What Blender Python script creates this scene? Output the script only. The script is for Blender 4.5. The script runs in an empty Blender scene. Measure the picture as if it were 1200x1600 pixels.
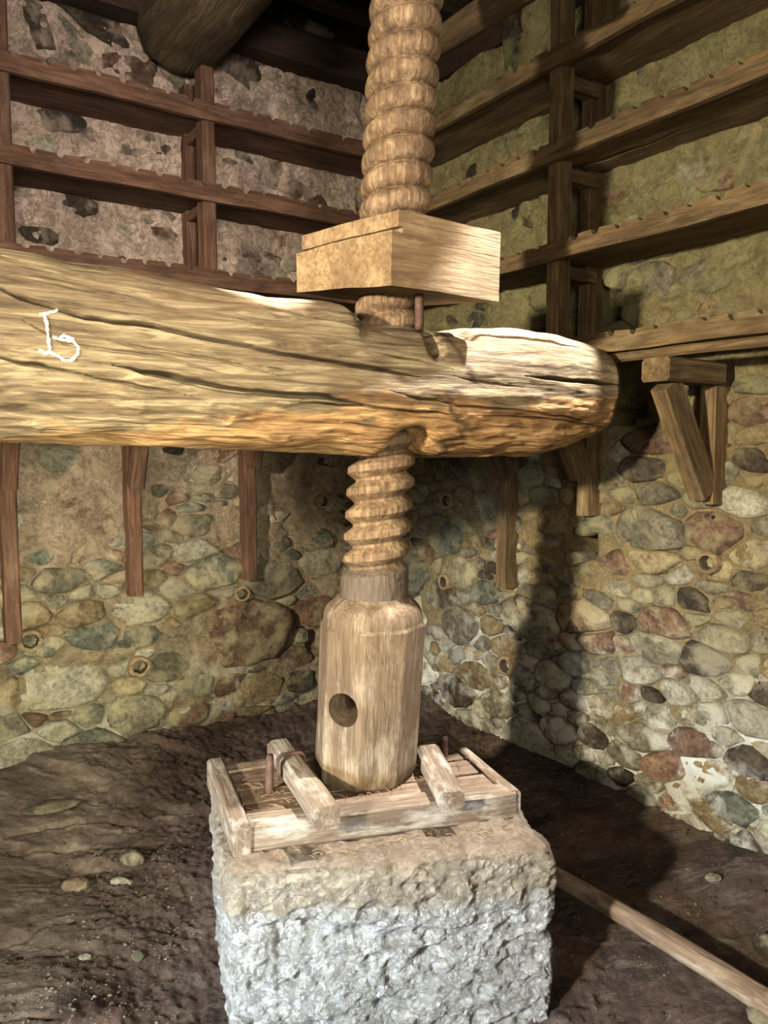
import bpy, bmesh, math, random
import numpy as np
from mathutils import Matrix, Vector
from mathutils.bvhtree import BVHTree
random.seed(7); np.random.seed(7)
C = bpy.context.scene.collection
S = bpy.context.scene
R = math.radians
V = Vector

# ------------------------------------------------------------------ camera
FOC = 1235.0; PITCH = R(4.86); CAM = V((0, 0, 1.65))
cd = bpy.data.cameras.new('camera'); cam = bpy.data.objects.new('camera', cd); C.objects.link(cam)
cd.sensor_fit = 'VERTICAL'; cd.sensor_height = 36; cd.sensor_width = 27; cd.lens = 36*FOC/1600; cd.clip_start = 0.02
cam.location = CAM; cam.rotation_euler = (R(90)-PITCH, 0, 0); S.camera = cam

# ------------------------------------------------------------------ world, lamps, exposure
W = bpy.data.worlds.new('World'); S.world = W; W.use_nodes = True
W.node_tree.nodes['Background'].inputs[0].default_value = (1.0, .84, .62, 1)
W.node_tree.nodes['Background'].inputs[1].default_value = 0.25
S.view_settings.view_transform = 'Standard'; S.view_settings.look = 'None'
S.view_settings.exposure = 0.0; S.view_settings.gamma = 1; S.view_settings.use_curve_mapping = False

def area(name, loc, target, size, power, col, spread=180, sy=None):
    d = bpy.data.lights.new(name, 'AREA'); d.energy = power; d.color = col; d.size = size
    if sy: d.shape = 'RECTANGLE'; d.size_y = sy
    d.spread = R(spread)
    o = bpy.data.objects.new(name, d); C.objects.link(o); o.location = loc
    o.rotation_euler = (V(target)-V(loc)).to_track_quat('-Z', 'Y').to_euler(); return o
def spot(name, loc, target, angle, power, col, rad=.05, blend=.3):
    d = bpy.data.lights.new(name, 'SPOT'); d.energy = power; d.color = col
    d.spot_size = R(angle); d.spot_blend = blend; d.shadow_soft_size = rad
    o = bpy.data.objects.new(name, d); C.objects.link(o); o.location = loc
    o.rotation_euler = (V(target)-V(loc)).to_track_quat('-Z', 'Y').to_euler(); return o
# daylight from the window behind, to the left of the photographer
area('window_light', (-3.0, -1.4, 2.35), (.9, 3.3, 1.05), .20, 122, (1.0, .88, .68), spread=64)
# broad warm fill light added behind the camera
area('rear_fill_light', (.35, -1.9, 2.1), (-.6, 4.0, 2.1), 1.0, 88, (1.0, .88, .74), sy=1.3)
# added lamp at the right rear, brightens the foot of the left wall
area('wall_foot_fill_light', (.95, -1.0, 1.55), (-1.75, 3.75, .85), .35, 21, (1.0, .97, .74), spread=38)
# added fill lamp at the rear, brightens the upper left wall
area('upper_wall_fill_light', (.8, -1.3, 2.5), (-1.45, 3.9, 3.05), .5, 20, (1.0, .88, .80), spread=46)
# cool daylight from the low opening at the left
area('doorway_light', (-1.95, .15, .85), (-.16, 2.30, .10), .5, 27, (.60, .79, 1.0), spread=50, sy=.4)
# sun through a gap in the roof
spot('roof_gap_sun', (1.26, 2.72, 3.84), (.44, 2.66, 1.93), 27, 2400, (1.0, .96, .92), .03, .5)

spot('roof_crack_sun', (1.0, 1.95, 3.84), (-.40, 2.31, 2.03), 8, 3800, (1.0, .96, .92), .02, .7)

# ------------------------------------------------------------------ plan geometry
A = R(34.1)
dR = V((-math.sin(A), math.cos(A), 0)); dL = V((math.cos(A), math.sin(A), 0)); UP = V((0, 0, 1))
CN = V((0.06, 5.0, 0))                                   # the corner of the room
cf = V((0, math.cos(PITCH), -math.sin(PITCH))); cu = V((0, math.sin(PITCH), math.cos(PITCH))); cr = V((1, 0, 0))
def ray(px, py): return cf + cr*((px-600)/FOC) - cu*((py-800)/FOC)
def hit(px, py, n, c, d=0.0):
    k = ray(px, py); return CAM + k*(((c-CAM).dot(n)-d)/k.dot(n))
def UL(px, py, d=0.0): p = hit(px, py, dR, CN, d); return -(p-CN).dot(dL), p.z
def UR(px, py, d=0.0): p = hit(px, py, dL, CN, d); return -(p-CN).dot(dR), p.z
def PZ(px, py, z): k = ray(px, py); return CAM + k*((z-CAM.z)/k.z)
def PY(px, py, y): k = ray(px, py); return CAM + k*(y/k.y)
def LW(u, z, d=0.0): return CN - dL*u - dR*d + UP*z      # point by left wall: along, up, out into the room
def RW(u, z, d=0.0): return CN - dR*u - dL*d + UP*z

# ------------------------------------------------------------------ numpy noise
def _h(i, j, k, s):
    n = (i*374761393 + j*668265263 + k*2147483647 + s*974711) & 0xffffffff
    n = ((n ^ (n >> 13))*1274126177) & 0xffffffff
    n = ((n ^ (n >> 16))*2246822519) & 0xffffffff
    return ((n ^ (n >> 15)) & 0xffffff)/float(0xffffff)
def vn(p, s=0):
    p = np.asarray(p, dtype=np.float64); f = np.floor(p); i = f.astype(np.int64); t = p-f; t = t*t*(3-2*t)
    x, y, z = i[..., 0], i[..., 1], i[..., 2]; a, b, c = t[..., 0], t[..., 1], t[..., 2]; r = 0
    for dx in (0, 1):
        for dy in (0, 1):
            for dz in (0, 1):
                r = r + _h(x+dx, y+dy, z+dz, s)*(a if dx else 1-a)*(b if dy else 1-b)*(c if dz else 1-c)
    return r*2-1
def fbm(p, o=4, s=0):
    p = np.asarray(p, dtype=np.float64); r = 0; a = 1; t = 0
    for k in range(o): r = r + a*vn(p*(2.03**k)+17.3*k, s+k); t += a; a *= .5
    return r/t
def sm(x, a, b): t = np.clip((x-a)/(b-a), 0, 1); return t*t*(3-2*t)

# ------------------------------------------------------------------ object helpers
def link(name, me, mat=None, parent=None, smooth=False, M=None):
    o = bpy.data.objects.new(name, me); C.objects.link(o)
    if mat is not None and not me.materials: me.materials.append(mat)
    if smooth: me.polygons.foreach_set('use_smooth', [True]*len(me.polygons))
    M = M or Matrix()
    if parent is not None:
        o.parent = parent
        pm = parent.get('_m'); pl = PM.get(parent.name, Matrix())
        M0 = M; M = pl.inverted() @ M
        PM[o.name] = M0
    else: PM[o.name] = M
    o.matrix_basis = M
    return o
PM = {}
def mesh(name, vs, fs):
    me = bpy.data.meshes.new(name); me.from_pydata([tuple(v) for v in vs], [], [tuple(f) for f in fs]); me.update(); return me
def grid_mesh(name, P, closed=False, flip=False):
    """P: (n,m,3) array; quads between rows; closed wraps m"""
    n, m = P.shape[:2]; I = np.arange(n*m).reshape(n, m)
    if closed: I = np.concatenate([I, I[:, :1]], 1)
    a, b, c, d = I[:-1, :-1], I[:-1, 1:], I[1:, 1:], I[1:, :-1]
    F = np.stack([a, b, c, d] if not flip else [a, d, c, b], -1).reshape(-1, 4)
    me = bpy.data.meshes.new(name); me.vertices.add(n*m); me.vertices.foreach_set('co', P.reshape(-1))
    me.loops.add(F.size); me.loops.foreach_set('vertex_index', F.reshape(-1).astype(np.int32))
    me.polygons.add(len(F)); me.polygons.foreach_set('loop_start', np.arange(0, F.size, 4, dtype=np.int32))
    me.update(calc_edges=True); me.validate(); return me
def thing(name, label, cat, loc, group=None):
    o = bpy.data.objects.new(name, None); C.objects.link(o); o.empty_display_size = .1
    o.location = loc; PM[o.name] = Matrix.Translation(loc); tag(o, label, cat, group); return o
def tag(o, label, cat, group=None):
    o['label'] = label; o['category'] = cat
    if group: o['group'] = group
    return o
def frame(x, up, loc):
    x = x.normalized(); y = up.cross(x).normalized(); z = x.cross(y)
    M = Matrix((x, y, z)).transposed().to_4x4(); M.translation = loc; return M
SEED = [0]
def bar(name, p0, p1, wy, wz, mat, parent=None, up=UP, cham=.12, jit=.0035, seg=None, taper=1.0, bow=0.0):
    """hand-hewn bar from p0 to p1: local X runs along the grain, wy/wz its section"""
    p0, p1 = V(p0), V(p1); L = (p1-p0).length; M = frame(p1-p0, V(up), p0)
    n = seg or max(2, int(L/.12)); SEED[0] += 1; sd = SEED[0]*3.7
    c = min(wy, wz)*cham; hy, hz = wy/2, wz/2
    sec = [(-hy+c, -hz), (hy-c, -hz), (hy, -hz+c), (hy, hz-c), (hy-c, hz), (-hy+c, hz), (-hy, hz-c), (-hy, -hz+c)]
    P = np.zeros((n+1, 8, 3))
    for i in range(n+1):
        t = i/n; k = 1+(taper-1)*t
        for j, (a, b) in enumerate(sec): P[i, j] = (t*L, a*k, b*k+bow*math.sin(math.pi*t))
    N = fbm(np.stack([P[..., 0]*5+sd, P[..., 1]*9, P[..., 2]*9], -1), 3); N2 = fbm(np.stack([P[..., 0]*5+sd+40, P[..., 1]*9, P[..., 2]*9], -1), 3)
    P[..., 1] += N*jit; P[..., 2] += N2*jit; P[0, :, 0] += N[0]*jit; P[-1, :, 0] += N[-1]*jit
    vs = P.reshape(-1, 3).tolist(); fs = []
    for i in range(n):
        for j in range(8): fs.append((i*8+j, i*8+(j+1) % 8, (i+1)*8+(j+1) % 8, (i+1)*8+j))
    fs.append(tuple(range(7, -1, -1))); fs.append(tuple(n*8+j for j in range(8)))
    return link(name, mesh(name, vs, fs), mat, parent, M=M)
def logbar(name, p0, p1, r0, r1, mat, parent=None, ns=16, n=40, jit=.06, bend=0.0, sq=2.0):
    p0, p1 = V(p0), V(p1); L = (p1-p0).length; M = frame(p1-p0, UP if abs((p1-p0).normalized().z) < .9 else V((1, 0, 0)), p0); SEED[0] += 1; sd = SEED[0]*5.1
    t = np.linspace(0, 1, n)[:, None]; th = np.linspace(0, 2*math.pi, ns, endpoint=False)[None, :]
    c, s = np.cos(th), np.sin(th); q = (np.abs(c)**sq+np.abs(s)**sq)**(-1/sq)
    r = (r0+(r1-r0)*t)*q
    X = t*L+0*th; Q = np.stack([X*2.2+sd, np.cos(th)*1.6+0*X, np.sin(th)*1.6+0*X], -1)
    r = r*(1+jit*fbm(Q, 4)+jit*.5*fbm(Q*[1, 4, 4], 3, 5)); end = np.ones(n); end[0] = end[-1] = .86; r = r*end[:, None]
    P = np.stack([X, r*c, r*s+bend*np.sin(math.pi*t)], -1)
    me_v = P.reshape(-1, 3).tolist(); fs = [(i*ns+j, i*ns+(j+1) % ns, (i+1)*ns+(j+1) % ns, (i+1)*ns+j) for i in range(n-1) for j in range(ns)]
    fs.append(tuple(range(ns-1, -1, -1))); fs.append(tuple((n-1)*ns+j for j in range(ns)))
    o = link(name, mesh(name, me_v, fs), mat, parent, smooth=True, M=M); return o

# ------------------------------------------------------------------ materials
class NT:
    def __init__(s, name):
        s.m = bpy.data.materials.new(name); s.m.use_nodes = True; s.t = s.m.node_tree; s.n = s.t.nodes; s.b = s.n['Principled BSDF']
        s.b.inputs['Specular IOR Level'].default_value = .25
    def node(s, ty, **k):
        x = s.n.new(ty)
        for a, b in k.items():
            if hasattr(x, a): setattr(x, a, b)
            else: x.inputs[a.replace('_', ' ')].default_value = b
        return x
    def L(s, a, b): s.t.links.new(a, b)
    def coord(s, kind='Object', scale=(1, 1, 1), rnd=True):
        tc = s.node('ShaderNodeTexCoord'); mp = s.node('ShaderNodeMapping'); mp.inputs['Scale'].default_value = scale
        if kind == 'World': g = s.node('ShaderNodeNewGeometry'); s.L(g.outputs['Position'], mp.inputs[0])
        else: s.L(tc.outputs[kind], mp.inputs[0])
        if rnd:
            oi = s.node('ShaderNodeObjectInfo'); mu = s.node('ShaderNodeVectorMath', operation='SCALE'); mu.inputs[0].default_value = (37, 51, 23)
            s.L(oi.outputs['Random'], mu.inputs['Scale']); s.L(mu.outputs[0], mp.inputs['Location'])
        return mp.outputs[0]
    def noise(s, co, sc, det=6, rough=.6, dist=0.0):
        x = s.node('ShaderNodeTexNoise'); x.inputs['Scale'].default_value = sc; x.inputs['Detail'].default_value = det; x.inputs['Roughness'].default_value = rough; x.inputs['Distortion'].default_value = dist
        s.L(co, x.inputs['Vector']); return x.outputs['Fac']
    def ramp(s, f, stops):
        x = s.node('ShaderNodeValToRGB'); e = x.color_ramp.elements
        while len(e) < len(stops): e.new(.5)
        for i, (p, c) in enumerate(stops):
            e[i].position = p; e[i].color = (c, c, c, 1) if isinstance(c, (int, float)) else (*c, 1)
        s.L(f, x.inputs[0]); return x.outputs[0]
    def mix(s, f, a, b, mode='MIX'):
        x = s.node('ShaderNodeMix', data_type='RGBA', blend_type=mode)
        for v, i in ((f, 0), (a, 6), (b, 7)):
            if hasattr(v, 'node'): s.L(v, x.inputs[i])
            elif i == 0: x.inputs[0].default_value = v
            else: x.inputs[i].default_value = (*v, 1)
        return x.outputs[2]
    def math(s, op, a, b=0.0, clamp=False):
        x = s.node('ShaderNodeMath', operation=op, use_clamp=clamp)
        for v, i in ((a, 0), (b, 1)):
            if hasattr(v, 'node'): s.L(v, x.inputs[i])
            else: x.inputs[i].default_value = v
        return x.outputs[0]
    def bump(s, pairs):
        prev = None
        for f, st, di in pairs:
            x = s.node('ShaderNodeBump'); x.inputs['Strength'].default_value = st; x.inputs['Distance'].default_value = di; s.L(f, x.inputs['Height'])
            if prev: s.L(prev, x.inputs['Normal'])
            prev = x.outputs[0]
        s.L(prev, s.b.inputs['Normal'])
    def done(s, col, rough=.85):
        s.L(col, s.b.inputs['Base Color'])
        s.b.inputs['Roughness'].default_value = rough; return s.m
    def height(s, a, b):
        g = s.node('ShaderNodeNewGeometry'); sp = s.node('ShaderNodeSeparateXYZ'); s.L(g.outputs['Position'], sp.inputs[0])
        mr = s.node('ShaderNodeMapRange'); mr.inputs[1].default_value = a; mr.inputs[2].default_value = b; s.L(sp.outputs[2], mr.inputs[0]); return mr.outputs[0]

def wood(name, dark, mid, light, dust=None, grain=1.0, bs=.5, rough=.8, dustamt=.5):
    m = NT(name); co = m.coord('Object', (1.3, 15*grain, 15*grain)); co2 = m.coord('Object', (1, 2.2, 2.2))
    g = m.noise(co, 3.2, 9, .68, .9); big = m.noise(co2, 2.6, 4, .55); fine = m.noise(m.coord('Object', (5, 110, 110)), 2, 4, .6)
    c = m.ramp(g, [(.28, dark), (.5, mid), (.72, light)])
    c = m.mix(m.ramp(big, [(.35, 0.0), (.68, .65)]), c, dark)
    c = m.mix(m.ramp(fine, [(.3, .35), (.55, 0.0)]), c, tuple(x*.4 for x in dark))
    if dust:
        d = m.ramp(m.noise(m.coord('Object', (1, 3, 3)), 4.5, 8, .7), [(.5, 0.0), (.66, dustamt)]); c = m.mix(d, c, dust)
    m.bump([(g, bs, .02), (fine, bs*.5, .004)]); return m.done(c, rough)

def stone(name, a, b, c_, crust=None, camt=.75):
    m = NT(name); co = m.coord('Object'); n1 = m.noise(co, 9, 8, .68, .4); n2 = m.noise(co, 42, 7, .75); n3 = m.noise(co, 5.5, 7, .65, .3)
    col = m.ramp(n1, [(.3, a), (.5, b), (.7, c_)])
    col = m.mix(m.ramp(n2, [(.36, .75), (.56, 0.0)]), col, tuple(x*.4 for x in a))
    cr = crust or [(0, (.42, .37, .24)), (1, (.42, .37, .24))]
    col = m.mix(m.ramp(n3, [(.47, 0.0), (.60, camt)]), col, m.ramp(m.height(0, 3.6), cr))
    oi = m.node('ShaderNodeObjectInfo'); hs = m.node('ShaderNodeHueSaturation')
    m.L(m.math('MULTIPLY_ADD', oi.outputs['Random'], .5), hs.inputs['Value']); hs.inputs['Value'].links[0].from_node.inputs[2].default_value = .75
    m.L(col, hs.inputs['Color']); col = hs.outputs[0]
    m.bump([(n1, 1.0, .07), (n3, .8, .03), (n2, 1.0, .014)]); return m.done(col, .9)

def mortar(name, low, mid, high, crust, crust_z, holes=(.10, .08, .05), sp=.5):
    m = NT(name); co = m.coord('World', rnd=False); n1 = m.noise(co, 6, 9, .7, .5); n2 = m.noise(co, 30, 7, .75, .3); n3 = m.noise(co, 1.7, 4, .6); n4 = m.noise(co, 90, 4, .6)
    wig = m.math('MULTIPLY', m.math('SUBTRACT', n3, .5), 2.2)
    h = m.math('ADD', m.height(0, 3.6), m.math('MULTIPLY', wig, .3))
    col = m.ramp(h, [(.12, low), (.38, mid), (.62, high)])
    blot = m.noise(co, 3.4, 8, .72, .9); col = m.mix(m.ramp(blot, [(.42, .0), (.50, .55), (.56, .0)]), col, tuple(x*.62 for x in mid))
    col = m.mix(m.ramp(blot, [(.60, 0.0), (.70, .7)]), col, tuple(x*.42 for x in mid))
    n5 = m.math('ABSOLUTE', m.math('SUBTRACT', m.noise(co, 11, 9, .75, .8), .5)); col = m.mix(m.ramp(n5, [(.0, .8), (.035, 0.0)]), col, holes)
    col = m.mix(m.ramp(n1, [(.33, .85), (.47, 0.0)]), col, holes)
    col = m.mix(m.ramp(n2, [(.45, 0.0), (.75, sp)]), col, tuple(min(1, x*1.5) for x in mid))
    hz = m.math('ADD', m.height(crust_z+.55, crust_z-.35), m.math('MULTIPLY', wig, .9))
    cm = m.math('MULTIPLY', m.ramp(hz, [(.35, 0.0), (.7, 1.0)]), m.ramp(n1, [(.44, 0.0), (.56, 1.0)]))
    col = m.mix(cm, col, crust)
    m.bump([(n1, 1.0, .09), (n5, 1.0, .03), (n2, 1.0, .026), (n4, .5, .006)]); return m.done(col, .92)

M_BEAM = None
rack_red = wood('rack_wood_red', (.030, .015, .009), (.105, .05, .028), (.19, .10, .055), (.20, .14, .10), dustamt=.3)
rack_olive = wood('rack_wood_olive', (.030, .019, .009), (.115, .072, .030), (.22, .145, .062), (.26, .21, .12), dustamt=.3)
roof_wood = wood('roof_wood', (.010, .006, .004), (.032, .018, .011), (.06, .034, .02))
log_wood = wood('tie_log_wood', (.025, .018, .010), (.12, .085, .045), (.24, .185, .105))
nut_wood = wood('nut_wood', (.085, .048, .022), (.23, .15, .075), (.36, .265, .14), (.36, .27, .15), bs=.45, dustamt=.5, grain=1.2)
head_wood = wood('screw_head_wood', (.06, .036, .020), (.145, .098, .056), (.235, .172, .105), (.33, .27, .185), bs=.6, dustamt=.5, grain=1.9)
sled_wood = wood('sled_wood', (.065, .042, .026), (.165, .12, .08), (.26, .21, .15), (.42, .39, .33), bs=.5, dustamt=.6, grain=1.6)
deck_wood = wood('dusty_deck_wood', (.07, .042, .026), (.15, .10, .065), (.22, .16, .11), (.26, .20, .15), bs=.4, dustamt=.6)
pole_wood = wood('pole_wood', (.06, .035, .02), (.19, .13, .085), (.34, .26, .18), (.42, .36, .28), bs=.5)

CRL = [(.05, (.40, .36, .20)), (.35, (.42, .34, .22)), (.6, (.60, .47, .36))]  # left crust by height: yellow-green and pink light put into its colour
CRR = [(.12, (.62, .61, .52)), (.25, (.36, .31, .18)), (.5, (.30, .27, .12)), (.8, (.27, .27, .12))]  # right crust: salt white low down, yellow-green light put into the upper tints
PAL = {'grey': ((.09, .08, .05), (.20, .175, .115), (.32, .285, .195)), 'ochre': ((.12, .08, .035), (.27, .20, .10), (.39, .31, .17)),
       'slate': ((.05, .052, .038), (.135, .14, .10), (.22, .22, .155)), 'rust': ((.08, .042, .025), (.19, .115, .07), (.30, .20, .125)),
       'pale': ((.20, .18, .12), (.38, .35, .25), (.55, .52, .41)), 'dark': ((.025, .018, .013), (.07, .052, .034), (.13, .10, .066))}
ST = {k: stone(k+'_stone', *v) for k, v in PAL.items()}
STL = {k: stone(k+'_stone_left', *v, CRL, .55 if k in ('dark', 'pale') else .8) for k, v in PAL.items()}
STR = {k: stone(k+'_stone_right', *v, CRR, .55 if k in ('dark', 'pale') else .8) for k, v in PAL.items()}
mort_l = mortar('left_wall_mortar', (.29, .25, .13), (.42, .315, .21), (.80, .63, .50), (.60, .56, .44), .2, holes=(.12, .075, .05))  # bright pink upper tone puts coloured light into the plaster colour
mort_r = mortar('right_wall_mortar', (.27, .22, .12), (.29, .215, .10), (.31, .29, .135), (.68, .68, .59), .52, holes=(.11, .085, .035))  # yellow-green light put into the mortar colour; the low white is salt crust

# ------------------------------------------------------------------ rubble walls
def clip(poly, nx, ny, c):
    out = []
    for i in range(len(poly)):
        a, b = poly[i], poly[(i+1) % len(poly)]; da = a[0]*nx+a[1]*ny-c; db = b[0]*nx+b[1]*ny-c
        if da <= 0: out.append(a)
        if (da < 0) != (db < 0): t = da/(da-db); out.append((a[0]+(b[0]-a[0])*t, a[1]+(b[1]-a[1])*t))
    return out
def pack(u0, u1, z0, z1, fixed, rng, base=.105, asp=1.75):
    """cells of a rubble wall by a weighted diagram; x squeezed by asp so that stones lie flat"""
    pts = [(f[0]/asp, f[1], f[2], f[3]) for f in fixed]; tries = 0
    while tries < 26000:
        tries += 1; x = rng.uniform(u0, u1)/asp; z = rng.uniform(z0, z1); k = rng.random()
        r = base*(.33+.95*k**2.0)*(1.12 if z < .9 else .95)
        if tries > 9000: r = base*.36
        if all((x-p[0])**2+(z-p[1])**2 > (.80*(r+p[2]))**2 for p in pts): pts.append((x, z, r, None))
    cells = []
    for i, p in enumerate(pts):
        poly = [(p[0]-.4, p[1]-.4), (p[0]+.4, p[1]-.4), (p[0]+.4, p[1]+.4), (p[0]-.4, p[1]+.4)]
        for j, q in enumerate(pts):
            if i == j: continue
            dx, dy = q[0]-p[0], q[1]-p[1]; d2 = dx*dx+dy*dy
            if d2 > .5: continue
            t = .5+(p[2]**2-q[2]**2)/(2*d2); poly = clip(poly, dx, dy, (p[0]*dx+p[1]*dy)+t*d2)
            if len(poly) < 3: break
        if len(poly) >= 3: cells.append(([(a*asp, b) for a, b in poly], p))
    return cells
def stone_mesh(poly, rng, proud, gap, nv=12):
    cx = sum(p[0] for p in poly)/len(poly); cz = sum(p[1] for p in poly)/len(poly)
    # resample around the outline, rounded
    pts = []; n = len(poly)
    for _ in range(1):
        q = []; f1 = .20
        for i in range(len(poly)):
            a, b = poly[i], poly[(i+1) % len(poly)]
            q += [(a[0]*(1-f1)+b[0]*f1, a[1]*(1-f1)+b[1]*f1), (a[0]*f1+b[0]*(1-f1), a[1]*f1+b[1]*(1-f1))]
        poly = q
    pts = list(poly); n = nv = len(pts); tot = sum(math.dist(pts[i], pts[(i+1) % n]) for i in range(n))
    rad = tot/6.28; sh = max(.5, 1-gap/rad)
    pts = [((x-cx)*sh*(1+rng.uniform(-.10, .07)), (z-cz)*sh*(1+rng.uniform(-.10, .07))) for x, z in pts]
    ta, tb = rng.uniform(-.13, .13), rng.uniform(-.13, .13); vs = []; fs = []
    rx, rz = rng.uniform(-.2, .2), rng.uniform(-.2, .2)
    for sc, h in ((1.05, -.05), (1.0, proud*.60), (.84, proud*.98)):
        for x, z in pts:
            jj = rng.uniform(-.20, .20)*proud if h > 0 else 0
            vs.append((x*sc, z*sc, h+jj+(ta*x+tb*z)*(h > 0)))
    vs.append((rx*rad, rz*rad, proud*1.0))
    for r in (0, 1):
        for j in range(nv): fs.append((r*nv+j, r*nv+(j+1) % nv, (r+1)*nv+(j+1) % nv, (r+1)*nv+j))
    for j in range(nv): fs.append((2*nv+j, 2*nv+(j+1) % nv, 3*nv))
    return (cx, cz), vs, fs
def build_wall(name, PT, conv, u1, ztop, mat, fixed_px, holes_px, mats, seed, plaster_z, vis_u, udir, out):
    rng = random.Random(seed); SS = STL if name == 'wall_left' else STR
    fixed = []
    for px, py, w, h, k in fixed_px:
        u, z = conv(px, py); ua, _ = conv(px-w/2, py); ub, _ = conv(px+w/2, py); _, za = conv(px, py-h/2); _, zb = conv(px, py+h/2)
        r = math.sqrt(abs(ua-ub)*abs(za-zb))*.46; fixed.append((u, z, r, k))
    holes = [(*conv(px, py), abs(conv(px-w/2, py)[0]-conv(px+w/2, py)[0])/2, abs(conv(px, py-h/2)[1]-conv(px, py+h/2)[1])/2, dp) for px, py, w, h, dp in holes_px]
    du = .0142; nu = int((u1+.12)/du); nz = int((ztop+.35)/du)
    U, Z = np.meshgrid(np.linspace(-.12, u1, nu), np.linspace(-.35, ztop, nz), indexing='ij')
    N = fbm(np.stack([U*5, Z*5, U*0+seed], -1), 5)*.030+fbm(np.stack([U*17, Z*22, U*0+seed], -1), 4)*.012
    rdg = 1-np.abs(fbm(np.stack([U*9, Z*11, U*0+seed+9], -1), 3, 3)); N += (rdg-.8)*.026+.013+fbm(np.stack([U*34, Z*40, U*0+seed], -1), 3, 5)*.006
    D = N.copy()
    for hu, hz, hw, hh, dp in holes:
        e = np.maximum(np.abs(U-hu)/hw, np.abs(Z-hz)/hh)+.35*fbm(np.stack([U*8, Z*8, U*0], -1), 3)
        D -= dp*(1-sm(e, .75, 1.1))
    Zt = Z.copy(); topm = sm(Z, ztop-.3, ztop); Zt += topm*fbm(np.stack([U*4, U*0, U*0+seed], -1), 4)*.10
    P = np.zeros(U.shape+(3,)); b = np.array(PT(0, 0, 0))
    P += b; P += np.array(udir)*U[..., None]; P += np.array(out)*D[..., None]; P[..., 2] = Zt
    me = grid_mesh(name, P, flip=(name == 'wall_right'))
    w = link(name, me, mat, smooth=True); w['kind'] = 'structure'
    cells = pack(-.02, u1, -.12, ztop-.22, fixed, rng)
    items = []
    for poly, p in cells:
        cu_, cz_ = p[0]*1.75, p[1]
        if any(abs(cu_-h[0]) < h[2] and abs(cz_-h[1]) < h[3] for h in holes): continue
        cx = sum(q[0] for q in poly)/len(poly)
        k = p[3]; hi = cz_ > plaster_z+.18*math.sin(cu_*4+seed)
        if hi and k is None and rng.random() < .60: continue
        k = k or rng.choice(mats[1] if hi else mats[0])
        proud = rng.uniform(.006, .018) if hi else rng.uniform(.018, .040)
        if p[3] and not hi: proud = rng.uniform(.03, .05)
        (sx, sz), vs, fs = stone_mesh(poly, rng, proud, rng.uniform(.003, .009) if not hi else .012)
        items.append((p[2]*(1 if cu_ < vis_u else .2), sx, sz, vs, fs, k))
    items.sort(key=lambda t: -t[0])
    M0 = Matrix((V(udir), UP, V(out))).transposed().to_4x4()
    if M0.to_3x3().determinant() < 0: fl = True
    else: fl = False
    rest = {}
    for i, (r, sx, sz, vs, fs, k) in enumerate(items):
        if fl: fs = [tuple(reversed(f)) for f in fs]
        if i < 290:
            M = M0.copy(); M.translation = PT(sx, sz, 0)
            link('stone', mesh('stone', vs, fs), SS[k], w, smooth=True, M=M)
        else:
            rest.setdefault('a', []).append((sx, sz, vs, fs, k))
    if rest:
        vv, ff, mi = [], [], []; keys = list(ST)
        for sx, sz, vs, fs, k in rest['a']:
            o = len(vv); vv += [(x+sx, z+sz, d) for x, z, d in vs]; ff += [tuple(q+o for q in f) for f in fs]; mi += [keys.index(k)]*len(fs)
        me = mesh('small_stones', vv, ff)
        for k in keys: me.materials.append(SS[k])
        me.polygons.foreach_set('material_index', mi)
        M = M0.copy(); M.translation = PT(0, 0, 0)
        o = link('small_stones', me, None, w, smooth=True, M=M); o['kind'] = 'stuff'
    return w

fixL = [(370, 990, 135, 105, 'rust'), (95, 1072, 100, 84, 'pale'), (212, 950, 95, 40, 'pale'), (130, 958, 75, 36, 'ochre'), (330, 895, 95, 38, 'slate'), (92, 905, 80, 34, 'grey'), (32, 1180, 70, 62, 'pale'), (140, 1165, 95, 52, 'slate'), (95, 1140, 44, 44, 'pale'), (140, 1118, 48, 42, 'slate'), (210, 1115, 84, 56, 'grey'), (288, 1112, 56, 48, 'rust'), (262, 1040, 66, 52, 'grey'), (310, 1070, 66, 46, 'grey'), (350, 1068, 52, 44, 'rust'), (405, 1075, 60, 56, 'ochre'), (455, 1030, 55, 32, 'rust'), (464, 1062, 55, 32, 'dark'), (428, 905, 80, 52, 'grey'), (488, 955, 42, 62, 'rust'), (300, 862, 66, 26, 'pale'), (305, 745, 50, 62, 'grey'), (95, 772, 74, 46, 'rust'), (62, 870, 40, 36, 'slate'), (98, 878, 30, 30, 'rust'), (45, 960, 60, 40, 'ochre'), (150, 990, 120, 24, 'slate'), (220, 992, 100, 22, 'slate'), (20, 1080, 44, 60, 'ochre'), (95, 718, 70, 34, 'pale'), (60, 1010, 80, 22, 'slate'), (175, 1185, 80, 26, 'grey'), (310, 950, 62, 40, 'ochre'),
        (122, 80, 60, 32, 'grey'), (185, 62, 60, 36, 'dark'), (90, 185, 70, 34, 'dark'), (200, 215, 110, 40, 'grey'), (120, 320, 80, 26, 'dark'), (65, 372, 52, 34, 'dark'), (248, 374, 58, 40, 'rust'), (398, 120, 46, 36, 'dark'), (362, 262, 28, 44, 'dark'), (415, 285, 36, 34, 'grey'), (468, 298, 44, 24, 'rust'), (490, 318, 40, 24, 'rust')]
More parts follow.
